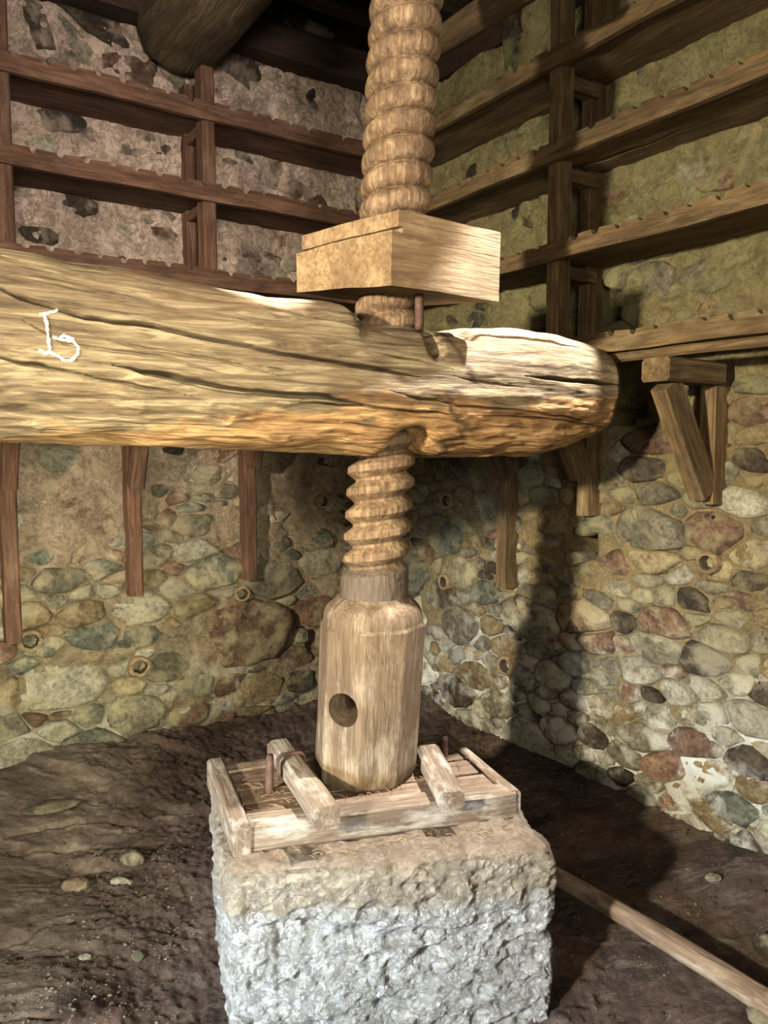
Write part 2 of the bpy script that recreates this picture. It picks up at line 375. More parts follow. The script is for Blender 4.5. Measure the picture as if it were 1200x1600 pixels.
fixR = [(1122, 830, 82, 60, 'rust'), (1015, 830, 110, 56, 'grey'), (1022, 868, 76, 46, 'ochre'), (1160, 785, 70, 46, 'pale'), (1030, 770, 80, 22, 'grey'), (1085, 938, 54, 30, 'dark'), (1040, 975, 84, 38, 'rust'), (1105, 1028, 92, 38, 'dark'), (1030, 1008, 90, 40, 'grey'), (1005, 1045, 40, 48, 'pale'), (945, 820, 40, 30, 'slate'), (935, 850, 46, 26, 'ochre'), (1180, 720, 50, 42, 'dark'), (1130, 1000, 80, 40, 'grey'), (1085, 1160, 60, 46, 'rust'), (930, 1150, 28, 52, 'dark'), (1010, 1155, 80, 36, 'grey'), (880, 1140, 40, 40, 'rust'), (715, 1080, 34, 50, 'dark'), (645, 895, 40, 66, 'slate'), (720, 895, 44, 44, 'grey'), (830, 965, 60, 70, 'grey'), (848, 935, 42, 38, 'grey'), (762, 925, 48, 28, 'slate'), (700, 840, 44, 52, 'slate'), (870, 815, 44, 50, 'ochre'), (915, 965, 70, 48, 'rust'), (935, 1000, 50, 40, 'rust'), (1130, 740, 60, 40, 'grey'), (1010, 730, 60, 44, 'dark'), (1040, 1190, 70, 40, 'rust'), (1150, 1260, 60, 36, 'slate'), (1180, 1190, 60, 36, 'dark'), (720, 975, 50, 50, 'grey'), (780, 1100, 46, 36, 'grey'), (1180, 860, 50, 60, 'grey'),
        (1030, 280, 50, 28, 'slate'), (1120, 275, 80, 40, 'rust'), (1020, 318, 60, 20, 'slate'), (1015, 440, 80, 50, 'grey'), (1110, 430, 90, 50, 'grey'), (1095, 480, 60, 30, 'ochre'), (1015, 485, 70, 40, 'grey'), (955, 300, 50, 60, 'rust'), (788, 225, 30, 22, 'slate'), (760, 395, 46, 24, 'dark'), (700, 505, 30, 24, 'dark'), (740, 505, 36, 24, 'slate'), (1000, 600, 70, 50, 'rust'), (1020, 690, 80, 40, 'rust')]
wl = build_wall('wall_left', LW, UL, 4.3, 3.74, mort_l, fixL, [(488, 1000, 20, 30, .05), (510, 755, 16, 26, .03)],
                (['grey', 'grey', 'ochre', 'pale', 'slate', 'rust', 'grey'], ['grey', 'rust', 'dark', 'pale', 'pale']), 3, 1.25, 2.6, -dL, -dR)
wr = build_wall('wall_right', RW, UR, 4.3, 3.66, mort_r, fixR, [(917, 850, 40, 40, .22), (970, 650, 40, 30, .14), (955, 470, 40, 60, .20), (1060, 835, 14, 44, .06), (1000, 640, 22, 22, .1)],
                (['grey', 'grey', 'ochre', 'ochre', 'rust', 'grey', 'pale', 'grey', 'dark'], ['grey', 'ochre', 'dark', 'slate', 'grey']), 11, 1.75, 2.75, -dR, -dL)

# ends of round timbers / clay pipes set in the walls
plug_wood = wood('plug_wood', (.07, .045, .02), (.22, .16, .08), (.38, .30, .17), bs=.5); plug_dark = NT('plug_hollow').done(NT('x').node('ShaderNodeRGB').outputs[0]) if False else None
pd = NT('plug_hollow'); plug_dark = pd.done(pd.ramp(pd.noise(pd.coord('Object'), 20), [(.3, (.012, .008, .005)), (.7, (.05, .035, .02))]))
def plug(conv, PT, out, udir, px, py, rpx, wall):
    u, z = conv(px, py); r = abs(conv(px, py-rpx)[1]-z); prof = [(1.0, -.04), (1.0, .045), (.9, .062), (.62, .058), (.52, .04), (.48, .0), (.0, -.005)]
    n = 18; vs = []; fs = []; mi = []
    rn = random.Random(px)
    w = [1+rn.uniform(-.09, .09) for _ in range(n)]
    for a, d in prof:
        for j in range(n): th = 2*math.pi*j/n; vs.append((a*r*w[j]*math.cos(th), a*r*w[j]*math.sin(th), d))
    for i in range(len(prof)-1):
        for j in range(n): fs.append((i*n+j, i*n+(j+1) % n, (i+1)*n+(j+1) % n, (i+1)*n+j)); mi.append(1 if i >= 3 else 0)
    M = Matrix((V(udir), UP, V(out))).transposed().to_4x4()
    if M.to_3x3().determinant() < 0: fs = [tuple(reversed(f)) for f in fs]
    M.translation = PT(u, z, 0); me = mesh('timber_end', vs, fs); me.materials.append(plug_wood); me.materials.append(plug_dark); me.polygons.foreach_set('material_index', mi)
    link('timber_end', me, None, wall, smooth=True, M=M)
for px, py, r in ((45, 998, 19), (214, 1038, 17), (373, 926, 13), (498, 783, 12)): plug(UL, LW, -dR, -dL, px, py, r, wl)
for px, py, r in ((1116, 877, 19), (704, 908, 13), (800, 1038, 17), (708, 782, 14)): plug(UR, RW, -dL, -dR, px, py, r, wr)

# ------------------------------------------------------------------ floor
BC = [PZ(355, 1365, .42), PZ(872, 1330, .42), None, PZ(330, 1220, .42)]; BC[2] = BC[1]+(BC[3]-BC[0])
bc = sum(BC, V())/4
FCR = [[tuple(PZ(*p, 0)[:2]) for p in c] for c in ([(0, 1462), (60, 1445), (95, 1432), (150, 1430)], [(0, 1588), (40, 1578), (85, 1578)], [(10, 1312), (90, 1296), (170, 1280), (230, 1285)], [(20, 1325), (130, 1318), (260, 1308)], [(35, 1482), (100, 1476)])]
def floor_h(X, Y):
    X = np.asarray(X, float); Y = np.asarray(Y, float); O = np.zeros_like(X)
    ul = (CN.y-Y)*dR.y+(CN.x-X)*dR.x; ur = (CN.x-X)*dL.x+(CN.y-Y)*dL.y   # distances to left and right wall
    left = 1-sm(X, -1.3, -.3)
    h = -.03+.05*fbm(np.stack([X*1.6, Y*1.6, O], -1), 4)+.012*fbm(np.stack([X*9, Y*9, O], -1), 5)+.004*fbm(np.stack([X*45, Y*45, O], -1), 3)
    h += .13*(1-sm(ul, .0, .8))*(1-sm(X, .6, 1.6))+.12*(1-sm(ur, .0, .6))
    # ledges of bedrock on the left
    led = (Y+.25*X+.10*fbm(np.stack([X*1.6, Y*1.6, O], -1), 3, 8))*2.1+.25; st = led-np.floor(led)
    h += left*(.035*sm(st, .0, .10)-.035*st)+left*.02*fbm(np.stack([X*2, Y*6, O], -1), 3, 8)
    h -= .16*(1-sm(Y, 2.1, 2.75))*sm(X, -1.0, -.55)*(1-sm(X, .7, 1.1))
    for pts in FCR:
        d = np.full(X.shape, 9.0)
        for (ax_, ay_), (bx_, by_) in zip(pts[:-1], pts[1:]):
            t = np.clip(((X-ax_)*(bx_-ax_)+(Y-ay_)*(by_-ay_))/((bx_-ax_)**2+(by_-ay_)**2), 0, 1); d = np.minimum(d, np.hypot(X-ax_-t*(bx_-ax_), Y-ay_-t*(by_-ay_)))
        h -= .035*np.exp(-((d+.010*fbm(np.stack([X*14, Y*14, O], -1), 2, 2))/.011)**2)
    rough = np.maximum(sm(X+.35*(Y-2.3), -1.15, -.85)*(1-sm(X, .6, .9)), .3); h += rough*.017*fbm(np.stack([X*48, Y*48, O], -1), 3, 4)
    return h
xs = np.concatenate([np.linspace(-3.8, -1.7, 60, endpoint=False), np.linspace(-1.7, 2.2, 460, endpoint=False), np.linspace(2.2, 3.6, 40)]); ys = np.concatenate([np.linspace(-1.5, 2.0, 90, endpoint=False), np.linspace(2.0, 4.2, 300, endpoint=False), np.linspace(4.2, 5.6, 70)])
X, Y = np.meshgrid(xs, ys, indexing='ij'); Zf = floor_h(X, Y)
m = NT('earth_floor'); co = m.coord('World', rnd=False); n1 = m.noise(co, 4, 9, .7, .4); n2 = m.noise(co, 60, 6, .75); n3 = m.noise(co, 1.2, 4, .5); n4 = m.noise(m.coord('World', (1, 3.2, 1), False), 5, 8, .65, .8)
c = m.ramp(n1, [(.34, (.025, .015, .010)), (.52, (.080, .050, .036)), (.70, (.16, .115, .088))])
c = m.mix(m.ramp(n4, [(.52, 0.0), (.70, .55)]), c, (.22, .18, .14))
gp = m.node('ShaderNodeNewGeometry'); sxy = m.node('ShaderNodeSeparateXYZ'); m.L(gp.outputs['Position'], sxy.inputs[0]); mrx = m.node('ShaderNodeMapRange'); mrx.inputs[1].default_value = -.75; mrx.inputs[2].default_value = -1.5; m.L(sxy.outputs[0], mrx.inputs[0])
bed = m.ramp(m.math('ADD', mrx.outputs[0], m.math('MULTIPLY', m.math('SUBTRACT', n3, .5), 1.6)), [(.35, 0.0), (.8, 1.0)])
c = m.mix(bed, c, m.ramp(n4, [(.35, (.075, .052, .038)), (.5, (.15, .115, .085)), (.65, (.26, .215, .165))]))
c = m.mix(m.ramp(n2, [(.58, 0.0), (.72, .7)]), c, (.30, .26, .22)); c = m.mix(m.ramp(n2, [(.3, .6), (.45, 0.0)]), c, (.025, .016, .011))
m.bump([(n1, .8, .05), (n4, .7, .03), (n2, 1.0, .016)]); earth = m.done(c, .9)
fl = link('floor', grid_mesh('floor', np.stack([X, Y, Zf], -1)), earth, smooth=True); fl['kind'] = 'structure'
def fz(x, y): return float(floor_h(np.array([x]), np.array([y]))[0])

# ------------------------------------------------------------------ roof
ceil = link('ceiling', mesh('ceiling', [(-5, -2.5, 4.35), (4.2, -2.5, 4.35), (4.2, 6.5, 4.35), (-5, 6.5, 4.35), (-5, -2.5, 4.40), (4.2, -2.5, 4.40), (4.2, 6.5, 4.40), (-5, 6.5, 4.40)],
        [(0, 1, 2, 3), (7, 6, 5, 4), (0, 4, 5, 1), (1, 5, 6, 2), (2, 6, 7, 3), (3, 7, 4, 0)]), roof_wood); ceil['kind'] = 'structure'
for PTx in (LW, RW):
    a, b = PTx(-.9, 3.45, -.42), PTx(4.6, 3.45, -.42); bar('gable_board', a+UP*.45, b+UP*.45, .05, .95, roof_wood, ceil)
for k in range(9):       # boards under the roof skin
    d = -.25+.42*k; bar('plank', LW(-.7, 4.325, d), LW(3.4, 4.325, d), .39, .03, roof_wood, ceil)
for k in range(5): bar('rafter', LW(.35+.85*k, 4.02, -.2), LW(.35+.85*k, 4.18, 3.6), .12, .15, roof_wood, ceil)
bar('wall_plate', LW(-.3, 3.80, .05), LW(3.6, 3.80, .05), .24, .17, roof_wood, wl)
bar('wall_plate', RW(-.3, 3.82, -.12), RW(3.6, 3.80, -.12), .16, .16, roof_wood, wr)
tp = bar('purlin', LW(.1, 3.90, .75), LW(3.6, 3.86, .75), .15, .13, roof_wood); tag(tp, 'dark squared roof timber running above and parallel to the left wall', 'roof timber')
tp = bar('purlin', LW(.1, 3.95, .38), LW(3.6, 3.93, .38), .10, .10, roof_wood); tag(tp, 'slimmer dark roof timber just above the left wall head', 'roof timber')
pb = logbar('roof_pole', PY(655, 86, 3.6), PY(880, -60, 2.75), .052, .06, wood('roof_pole_wood', (.03, .02, .01), (.09, .06, .028), (.16, .11, .055)), jit=.05)
tag(pb, 'round rough roof pole crossing the dark roof right of the screw', 'roof pole')
# big tie log, its end resting on the left wall above the top shelf
u0, _ = UL(282, 70, .1)
tl = logbar('tie_log', LW(u0, 3.735, .02), LW(u0+.04, 3.80, 3.4), .215, .225, log_wood, jit=.12, ns=28, n=60, sq=2.6)
tag(tl, 'massive dark squared log with rotted end projecting from the left wall above the top shelf', 'beam')

# ------------------------------------------------------------------ drying racks
def notched(name, PT, u0, u1, zb, hgt, d, th, mat, parent, seed, pitch=.108, nw=.017, nd=.020):
    """shelf lip with half-round notches along its upper edge; local X along the board"""
    rn = random.Random(seed); prof = []; u = u0; 
    prof.append((0, hgt)); L = u1-u0; k = rn.uniform(.03, .07)
    while k < L-.04:
        w = nw*rn.uniform(.8, 1.25); dd = nd*rn.uniform(.7, 1.2); hh = hgt+rn.uniform(-.004, .003)
        if rn.random() > .06:
            for q in range(7):
                a = math.pi*q/6; prof.append((k-w*math.cos(a), hh-dd*math.sin(a)))
        k += pitch*rn.uniform(.9, 1.1)
    prof.append((L, hgt)); n = len(prof); vs = []
    for x, z in prof:
        wv = .0025*math.sin(x*9+seed); vs += [(x, 0, wv), (x, 0, z+wv), (x, th, z+wv), (x, th, wv)]
    fs = []
    for i in range(n-1):
        a = i*4; b = a+4
        for j in range(4): fs.append((a+j, a+(j+1) % 4, b+(j+1) % 4, b+j))
    fs += [(0, 3, 2, 1), (n*4-4, n*4-3, n*4-2, n*4-1)]
    o0 = PT(u0, zb, d); ux = (PT(u0+1, zb, d)-o0); yv = (PT(u0, zb, d+1)-o0)
    M = Matrix((ux, yv, UP)).transposed().to_4x4(); M.translation = o0
    if M.to_3x3().determinant() < 0: pass
    else: fs = [tuple(reversed(f)) for f in fs]
    me = mesh(name, vs, fs); bm = bmesh.new(); bm.from_mesh(me); bmesh.ops.recalc_face_normals(bm, faces=bm.faces); bm.to_mesh(me); bm.free()
    return link(name, me, mat, parent, M=M)
def split_plank(PT, u0, u1, z, d0, d1, th, mat, parent, seed, gap=.03):
    """a shelf of two boards with a wandering split between them"""
    n = 46; rn = random.Random(seed); us = np.linspace(0, u1-u0, n)
    mid = .12+.020*np.array([math.sin(x*4.2)+.6*math.sin(x*11+1)+.3*math.sin(x*29) for x in us]); g = gap*(.7+.5*np.sin(us*5+1))
    for side in (0, 1):
        vs = []
        for i, x in enumerate(us):
            a, b = (0, mid[i]) if side == 0 else (mid[i]+g[i], d1-d0)
            vs += [(x, a, 0), (x, b, 0), (x, b, th), (x, a, th)]
        fs = [(i*4+j, i*4+(j+1) % 4, i*4+4+(j+1) % 4, i*4+4+j) for i in range(n-1) for j in range(4)]+[(3, 2, 1, 0), (n*4-4, n*4-3, n*4-2, n*4-1)]
        o0 = PT(u0, z, d0); M = Matrix((PT(u0+1, z, d0)-o0, PT(u0, z, d0+1)-o0, UP)).transposed().to_4x4(); M.translation = o0
        me = mesh('shelf_board', vs, fs); bm = bmesh.new(); bm.from_mesh(me); bmesh.ops.recalc_face_normals(bm, faces=bm.faces); bm.to_mesh(me); bm.free()
        link('shelf_board', me, mat, parent, M=M)
ZS = (3.215, 2.835, 2.425, 2.015)
D = .33
rl = thing('shelf_rack', 'four-tier dark reddish timber rack with notched lips fixed high on the left pale wall', 'rack', LW(1.5, 2.0, .17))
for i, z in enumerate(ZS):
    notched('notched_lip', LW, D-.02, 3.3, z, .085, D-.005, .028, rack_red, rl, i+1)
    bar('shelf_board', LW(.0, z+.025, .165), LW(3.3, z+.025, .165), .32, .026, rack_red, rl)
uf = UL(327, 250, D)[0]; ub = UL(304, 250, .05)[0]
for (pu, ft) in ((uf, 3.47), (UL(7, 250, D)[0], 3.62)):
    bar('front_post', LW(pu, ZS[3], D-.045), LW(pu, ft, D-.045), .098, .066, rack_red, rl, up=dL)
    bar('rear_post', LW(pu+.0, ZS[3], .045), LW(pu+.0, ft, .045), .098, .06, rack_red, rl, up=dL)
    for z in ZS: bar('spacer', LW(pu+.0, z-.02, .07), LW(pu+.0, z-.02, D-.08), .06, .05, rack_red, rl)
rr = thing('shelf_rack', 'four-tier olive-brown timber rack with notched lips fixed high on the right greenish wall', 'rack', RW(1.5, 2.0, .17))
for i, z in enumerate(ZS):
    notched('notched_lip', RW, D+.03, 3.3, z, .078, D-.005, .028, rack_olive, rr, i+11)
    if i == 1: bar('shelf_board', RW(.35, z+.025, .165), RW(1.62, z+.025, .165), .32, .026, rack_olive, rr); split_plank(RW, 1.62, 3.3, z+.012, .005, .325, .026, rack_olive, rr, 4)
    else: bar('shelf_board', RW(.35, z+.025, .165), RW(3.3, z+.025, .165), .32, .026, rack_olive, rr)
uf = UR(863, 300, D)[0]
for pu, ft in ((uf, 3.62), (3.0, 3.62)):
    bar('front_post', RW(pu, ZS[3]-.02, D-.045), RW(pu, ft+.3, D-.045), .088, .07, rack_olive, rr, up=dR)
    bar('rear_post', RW(pu-.03, ZS[3], .045), RW(pu-.03, ft+.3, .045), .105, .06, rack_olive, rr, up=dR)
    for z in ZS[:3]: bar('spacer', RW(pu-.01, z-.035, .07), RW(pu-.01, z-.035, D-.08), .07, .055, rack_olive, rr)
bar('front_rail', RW(.4, ZS[3]-.025, D+.03), RW(3.3, ZS[3]-.03, D+.035), .034, .036, rack_olive, rr, cham=.3)

# wall brackets beneath the racks
def bracket(PT, u, zbot, wid, sl, mat, label, wallup, ext=0.0, top=ZS[3]-.05):
    t = thing('wall_bracket', label, 'bracket', PT(u, zbot, .03), 'wall brackets carrying the racks')
    bar('wall_post', PT(u, zbot, .055), PT(u, top, .055), wid, .07, mat, t, up=wallup)
    bar('arm', PT(u, top-.045, .09), PT(u, top-.045, D+ext), wid, .085, mat, t)
    bar('strut', PT(u, top-sl, .115), PT(u, top-.09, D-.02+ext*.6), wid*.95, .07, mat, t, up=wallup, jit=.006)
    for q in (.05, .3):
        n = logbar('peg', PT(u, top-sl-q*.3, .085), PT(u, top-sl-q*.3, .098), .009, .009, plug_dark, t, ns=8, n=3); n.name = 'peg'
bracket(LW, UL(12, 800, .055)[0], .72, .115, .50, rack_red, 'long reddish bracket at the left picture edge, ending at a hollow timber end', dL)
bracket(LW, UL(207, 800, .055)[0], .88, .10, .52, rack_red, 'reddish bracket beneath the beam, above the pale slab on the left wall', dL)
bracket(LW, UL(387, 800, .055)[0], .90, .10, .42, rack_red, 'reddish bracket on the left wall nearest the lower screw, above the big brown stone', dL)
bracket(RW, UR(795, 800, .055)[0], .915, .115, .50, rack_olive, 'brown bracket on the right wall nearest the lower screw, its strut joining a long post', dR)
bracket(RW, UR(922, 740, .055)[0], 1.33, .11, .45, rack_olive, 'dark shaded bracket just below the right end of the big beam', dR)
bracket(RW, UR(1118, 660, .055)[0], 1.42, .12, .50, rack_olive, 'fully visible brown bracket with arm and slanting strut on the right wall', dR, ext=.10)

# ------------------------------------------------------------------ press beam
AX = V((-.01, 2.64, 0))
top_px = [(-720, 322), (-320, 350), (-120, 366), (0, 380), (60, 390), (110, 404), (200, 415), (330, 440), (430, 461), (500, 465), (540, 468), (556, 492), (600, 503), (650, 506), (705, 516), (760, 512), (820, 515), (890, 526), (930, 536), (948, 542), (955, 548)]
bot_px = [(-720, 640), (-320, 668), (-120, 678), (0, 684), (120, 692), (250, 698), (400, 699), (520, 702), (600, 711), (650, 700), (700, 711), (800, 711), (850, 709), (880, 703), (935, 686), (955, 672)]
def SZ(px, py): p = hit(px, py, dR, AX, .17); return (p-AX).dot(dL), p.z
tp = np.array([SZ(*p) for p in top_px]); bp = np.array([SZ(*p) for p in bot_px])
s1 = tp[-1, 0]; s0 = max(tp[0, 0], bp[0, 0])
ns, nt = 900, 580
s = np.linspace(s0, s1, ns)
zt = np.interp(s, tp[:, 0], tp[:, 1]); zb = np.interp(s, bp[:, 0], bp[:, 1])
ker = np.ones(9)/9; zt = np.convolve(np.pad(zt, 4, 'edge'), ker, 'valid'); zb = np.convolve(np.pad(zb, 4, 'edge'), ker, 'valid')
a_ = np.linspace(-math.pi, math.pi, 20001); ex = 2/3.5
C0 = np.sign(np.cos(a_))*np.abs(np.cos(a_))**ex; S0 = np.sign(np.sin(a_))*np.abs(np.sin(a_))**ex
wgt = np.hypot(np.diff(C0*.235), np.diff(S0*.225))*np.where(np.abs(a_[1:]) < 1.75, 7.0, 1.0); al = np.concatenate([[0], np.cumsum(wgt)])
tt = np.linspace(0, al[-1], nt, endpoint=False); cc = np.interp(tt, al, C0); ss = np.interp(tt, al, S0); c_ = cc; th = cc*0
Smat = s[:, None]+0*th; zc = ((zt+zb)/2)[:, None]; hh = ((zt-zb)/2)[:, None]*1.03
hd = .235-.03*sm(s, .6, s1)[:, None]
bev = 1-.18*np.clip(-ss, 0, 1)**1.5*np.clip(cc, 0, 1)     # lower front edge hewn back
Yd = hd*cc*bev; Zd = zc+hh*ss
und = fbm(np.stack([Smat*2.2, Yd*3, Zd*3], -1), 3)*.014
gr = fbm(np.stack([Smat*2.0, Yd*26, Zd*26], -1), 4, 3)*.0055+fbm(np.stack([Smat*9, Yd*9, Zd*22], -1), 3, 7)*.004
lowm = 1-sm(Zd-zc, -.12, .02); adz = -np.abs(fbm(np.stack([Smat*4, Yd*8, Zd*14], -1), 3, 11))*.030*lowm-np.abs(fbm(np.stack([Smat*7, Yd*40, Zd*40], -1), 3, 31))*.006*lowm
disp = und+gr+adz
cracks = [([(-60, 430), (20, 468), (130, 500), (230, 515), (350, 541), (440, 560), (560, 578), (640, 590)], .008, .03),
          ([(-40, 555), (0, 562), (70, 578), (140, 590)], .008, .03), ([(115, 586), (200, 602), (290, 620)], .006, .02),
          ([(165, 571), (260, 592), (340, 610), (420, 618), (500, 622), (560, 636)], .011, .045),
          ([(440, 628), (520, 634), (620, 642), (700, 650)], .006, .02), ([(0, 400), (120, 430), (260, 452), (420, 486), (560, 515), (640, 530)], .004, .010),
          ([(0, 432), (100, 452), (190, 470)], .004, .010), ([(390, 575), (450, 584)], .004, .01), ([(590, 612), (700, 635), (790, 642), (920, 660)], .005, .018),
          ([(800, 590), (860, 596), (960, 602)], .009, .03), ([(690, 590), (740, 600), (800, 607)], .004, .012), ([(560, 552), (640, 566), (690, 580)], .004, .012),
          ([(710, 520), (800, 530), (900, 545)], .004, .012), ([(730, 650), (840, 655), (950, 668)], .004, .012), ([(20, 500), (90, 540), (240, 560), (350, 590)], .003, .008),
          ([(520, 660), (560, 668), (620, 672)], .005, .015), ([(100, 660), (240, 668), (400, 672)], .003, .01), ([(120, 520), (200, 545), (330, 566), (420, 590)], .003, .007)]
front = (c_ > -.05)[None, :]
wob = fbm(np.stack([Smat*14, Zd*4, 0*Zd], -1), 3, 21)*.006
for pts, w, dp in cracks:
    q = np.array([SZ(*p) for p in pts]); zl = np.interp(s, q[:, 0], q[:, 1], left=99, right=99)
    if q[1][0]-q[0][0] < .04:   # a crack across the grain
        sl = np.interp(Zd, q[::-1, 1], q[::-1, 0], left=99, right=99); dist = np.abs(Smat-sl+wob*2)
    else:
        ta = np.clip(np.minimum(s-q[0, 0], q[-1, 0]-s)/.12, 0.15, 1)[:, None]; dist = np.abs(Zd-zl[:, None]+wob)/ta
    disp -= front*dp*1.5*np.exp(-(dist/max(w*.62, .0034))**3)
def gouge(px, py, rs, rz, dp):
    a, b = SZ(px, py); e = ((Smat-a)/rs)**2+((Zd-b)/rz)**2+.5*fbm(np.stack([Smat*14, Zd*14, 0*Zd], -1), 3); return front*dp*np.exp(-np.clip(e, 0, 9)**1.5)
disp -= gouge(646, 690, .06, .035, .09)+gouge(728, 524, .035, .015, .04)+gouge(668, 535, .03, .05, .035)
nrm_y = np.abs(cc)**2.5*np.sign(cc); nrm_z = np.abs(ss)**2.5*np.sign(ss); nl = np.sqrt(nrm_y**2+nrm_z**2)+1e-6
Yd = Yd+disp*nrm_y/nl; Zd = Zd+disp*nrm_z/nl
P = np.stack([Smat, -Yd, Zd], -1)
MB = Matrix((dL, dR, UP)).transposed().to_4x4(); MB.translation = V((AX.x, AX.y, 0))
# caps
capL = P[:1].copy(); capL[..., 1:] = (capL[..., 1:]-[0, zc[0, 0]])*.02+[0, zc[0, 0]]; capR = P[-1:].copy(); capR[..., 1:] = (capR[..., 1:]-[0, zc[-1, 0]])*.02+[0, zc[-1, 0]]
endr = P[-1:].copy(); endr[..., 1:] = (endr[..., 1:]-[0, zc[-1, 0]])*.97+[0, zc[-1, 0]]; endr[..., 0] += .02; capR[..., 0] += .02
P2 = np.concatenate([capL, P, endr, capR], 0)
m = NT('press_beam_wood'); co = m.coord('Object', (1.1, 13, 13), False); g = m.noise(co, 2.6, 10, .7, 1.1); g2 = m.noise(m.coord('Object', (3, 60, 60), False), 2, 5, .65, .5)
big = m.noise(m.coord('Object', (1.2, 2.6, 2.6), False), 2.2, 5, .6, .4)
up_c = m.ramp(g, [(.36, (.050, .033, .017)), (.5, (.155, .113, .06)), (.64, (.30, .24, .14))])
lo_c = m.ramp(g, [(.34, (.10, .045, .015)), (.48, (.29, .16, .062)), (.66, (.56, .37, .165))])  # golden lower band: peeled wood, with warm bounce light mixed into its colour
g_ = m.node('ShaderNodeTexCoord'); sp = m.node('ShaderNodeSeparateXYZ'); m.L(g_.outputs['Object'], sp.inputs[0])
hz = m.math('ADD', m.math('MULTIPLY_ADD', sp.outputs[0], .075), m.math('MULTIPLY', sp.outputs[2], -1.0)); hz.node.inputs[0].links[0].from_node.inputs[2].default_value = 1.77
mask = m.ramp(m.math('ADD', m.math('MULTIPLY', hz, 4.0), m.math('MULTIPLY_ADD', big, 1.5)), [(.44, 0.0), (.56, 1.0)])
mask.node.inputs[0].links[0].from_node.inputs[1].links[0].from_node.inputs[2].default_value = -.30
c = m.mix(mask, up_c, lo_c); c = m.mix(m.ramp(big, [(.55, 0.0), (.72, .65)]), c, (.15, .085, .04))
st_ = m.math('ABSOLUTE', m.math('ADD', m.math('SUBTRACT', sp.outputs[0], .155), m.math('MULTIPLY', m.math('SUBTRACT', big, .5), .45)))
c = m.mix(m.ramp(m.math('MULTIPLY', st_, 10), [(.05, .8), (.30, 0.0)]), c, (.05, .03, .017))
c = m.mix(m.ramp(g2, [(.32, .6), (.5, 0.0)]), c, (.07, .038, .017))
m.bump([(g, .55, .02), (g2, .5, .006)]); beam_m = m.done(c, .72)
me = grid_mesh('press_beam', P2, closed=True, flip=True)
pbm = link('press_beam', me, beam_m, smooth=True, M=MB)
tag(pbm, 'huge cracked golden-brown press beam lying across the picture, chalk mark at its left', 'beam')
bv = BVHTree.FromPolygons([MB @ v.co for v in me.vertices], [tuple(p.vertices) for p in me.polygons])
# chalk mark: two raised chalk strokes
ch = NT('chalk'); chm = ch.done(ch.ramp(ch.noise(ch.coord('Object'), 90), [(.3, (.55, .50, .36)), (.6, (.86, .82, .66))]), .95)
strokes = [[(61, 491), (68, 490), (76, 489), (83, 487), (90, 484)], [(69, 492), (73, 506), (74, 520), (76, 534), (79, 549), (72, 552), (60, 547)],
           [(79, 550), (90, 555), (101, 563), (112, 563), (121, 553), (123, 543), (114, 533), (100, 531), (90, 530), (82, 526)], [(92, 530), (99, 524), (108, 527), (115, 530)]]
vs, fs = [], []; rn = random.Random(5)
for st in strokes:
    q = []
    for (a, b) in zip(st[:-1], st[1:]):
        for t in (0, .2, .4, .6, .8): q.append((a[0]+(b[0]-a[0])*t+rn.uniform(-.6, .6), a[1]+(b[1]-a[1])*t+rn.uniform(-.6, .6)))
    q.append(st[-1]); first = True
    for i, p in enumerate(q):
        a, b = q[max(0, i-1)], q[min(len(q)-1, i+1)]; dx, dy = b[0]-a[0], b[1]-a[1]; l = math.hypot(dx, dy)+1e-6; w = rn.uniform(1.3, 2.9)
        base = len(vs)
        for sgn in (-1, 0, 1):
            k = ray(p[0]-dy/l*w*sgn, p[1]+dx/l*w*sgn).normalized(); h = bv.ray_cast(CAM, k)
            if h[0] is None: h = (CAM+k*2.2, V((0, -1, 0)))
            vs.append(h[0]-k*(.0015 if sgn else .004))
        if not first: fs += [(base-3, base-2, base+1, base), (base-2, base-1, base+2, base+1)]
        first = False
link('chalk_mark', mesh('chalk_mark', vs, fs), chm, pbm, smooth=True)

# ------------------------------------------------------------------ press screw
B0 = V((-.071, 2.70, 0))
def axis(z): t = (z-.457); return B0.x+t*.0552, B0.y-t*.055
sc = thing('press_screw', 'tall carved wooden press screw rising from an eight-sided holed head', 'press screw', (B0.x, B0.y, .503))
nz, nth = 1150, 112
z = np.linspace(1.10, 3.55, nz)[:, None]; th = np.linspace(0, 2*math.pi, nth, endpoint=False)[None, :]
pit = .0745; ph = z/pit-th/(2*math.pi); fr = ph-np.floor(ph)          # right-handed thread
tri = 1-np.abs(fr*2-1)                                             # 0 groove .. 1 crest
low = np.clip((tri-.10)/.62, 0, 1)                                  # worn V thread with flat crest
upp = np.sqrt(np.clip(1-(1-np.clip(tri*1.08, 0, 1))**2, 0, 1))      # rounded, rope-like thread
wu = sm(z, 1.9, 2.2)
prof = low*(1-wu)+upp*wu; core = .084+.001*wu; outr = .112+.002*wu
r = core+(outr-core)*prof
neck = 1-sm(z, 1.19, 1.25); r = r*(1-neck)+neck*(.116+.012*(1-sm(z, 1.10, 1.15)))
Q = np.stack([np.cos(th)*2+0*z, np.sin(th)*2+0*z, z*6+0*th], -1)
r = r*(1+.03*fbm(Q, 4)+.022*fbm(Q*4.5, 4, 4))
chip = fbm(np.stack([np.cos(th)*4+0*z, np.sin(th)*4+0*z, z*16+0*th], -1), 3, 9); r = r-np.clip(chip-.38, 0, 1)*.035*prof
ax = B0.x+(z-.457)*.0552; ay = B0.y-(z-.457)*.055
P = np.stack([ax+r*np.cos(th), ay+r*np.sin(th), z+0*th], -1)
Mv = Matrix(((0, 0, 1), (0, 1, 0), (-1, 0, 0))).to_4x4()        # local X up
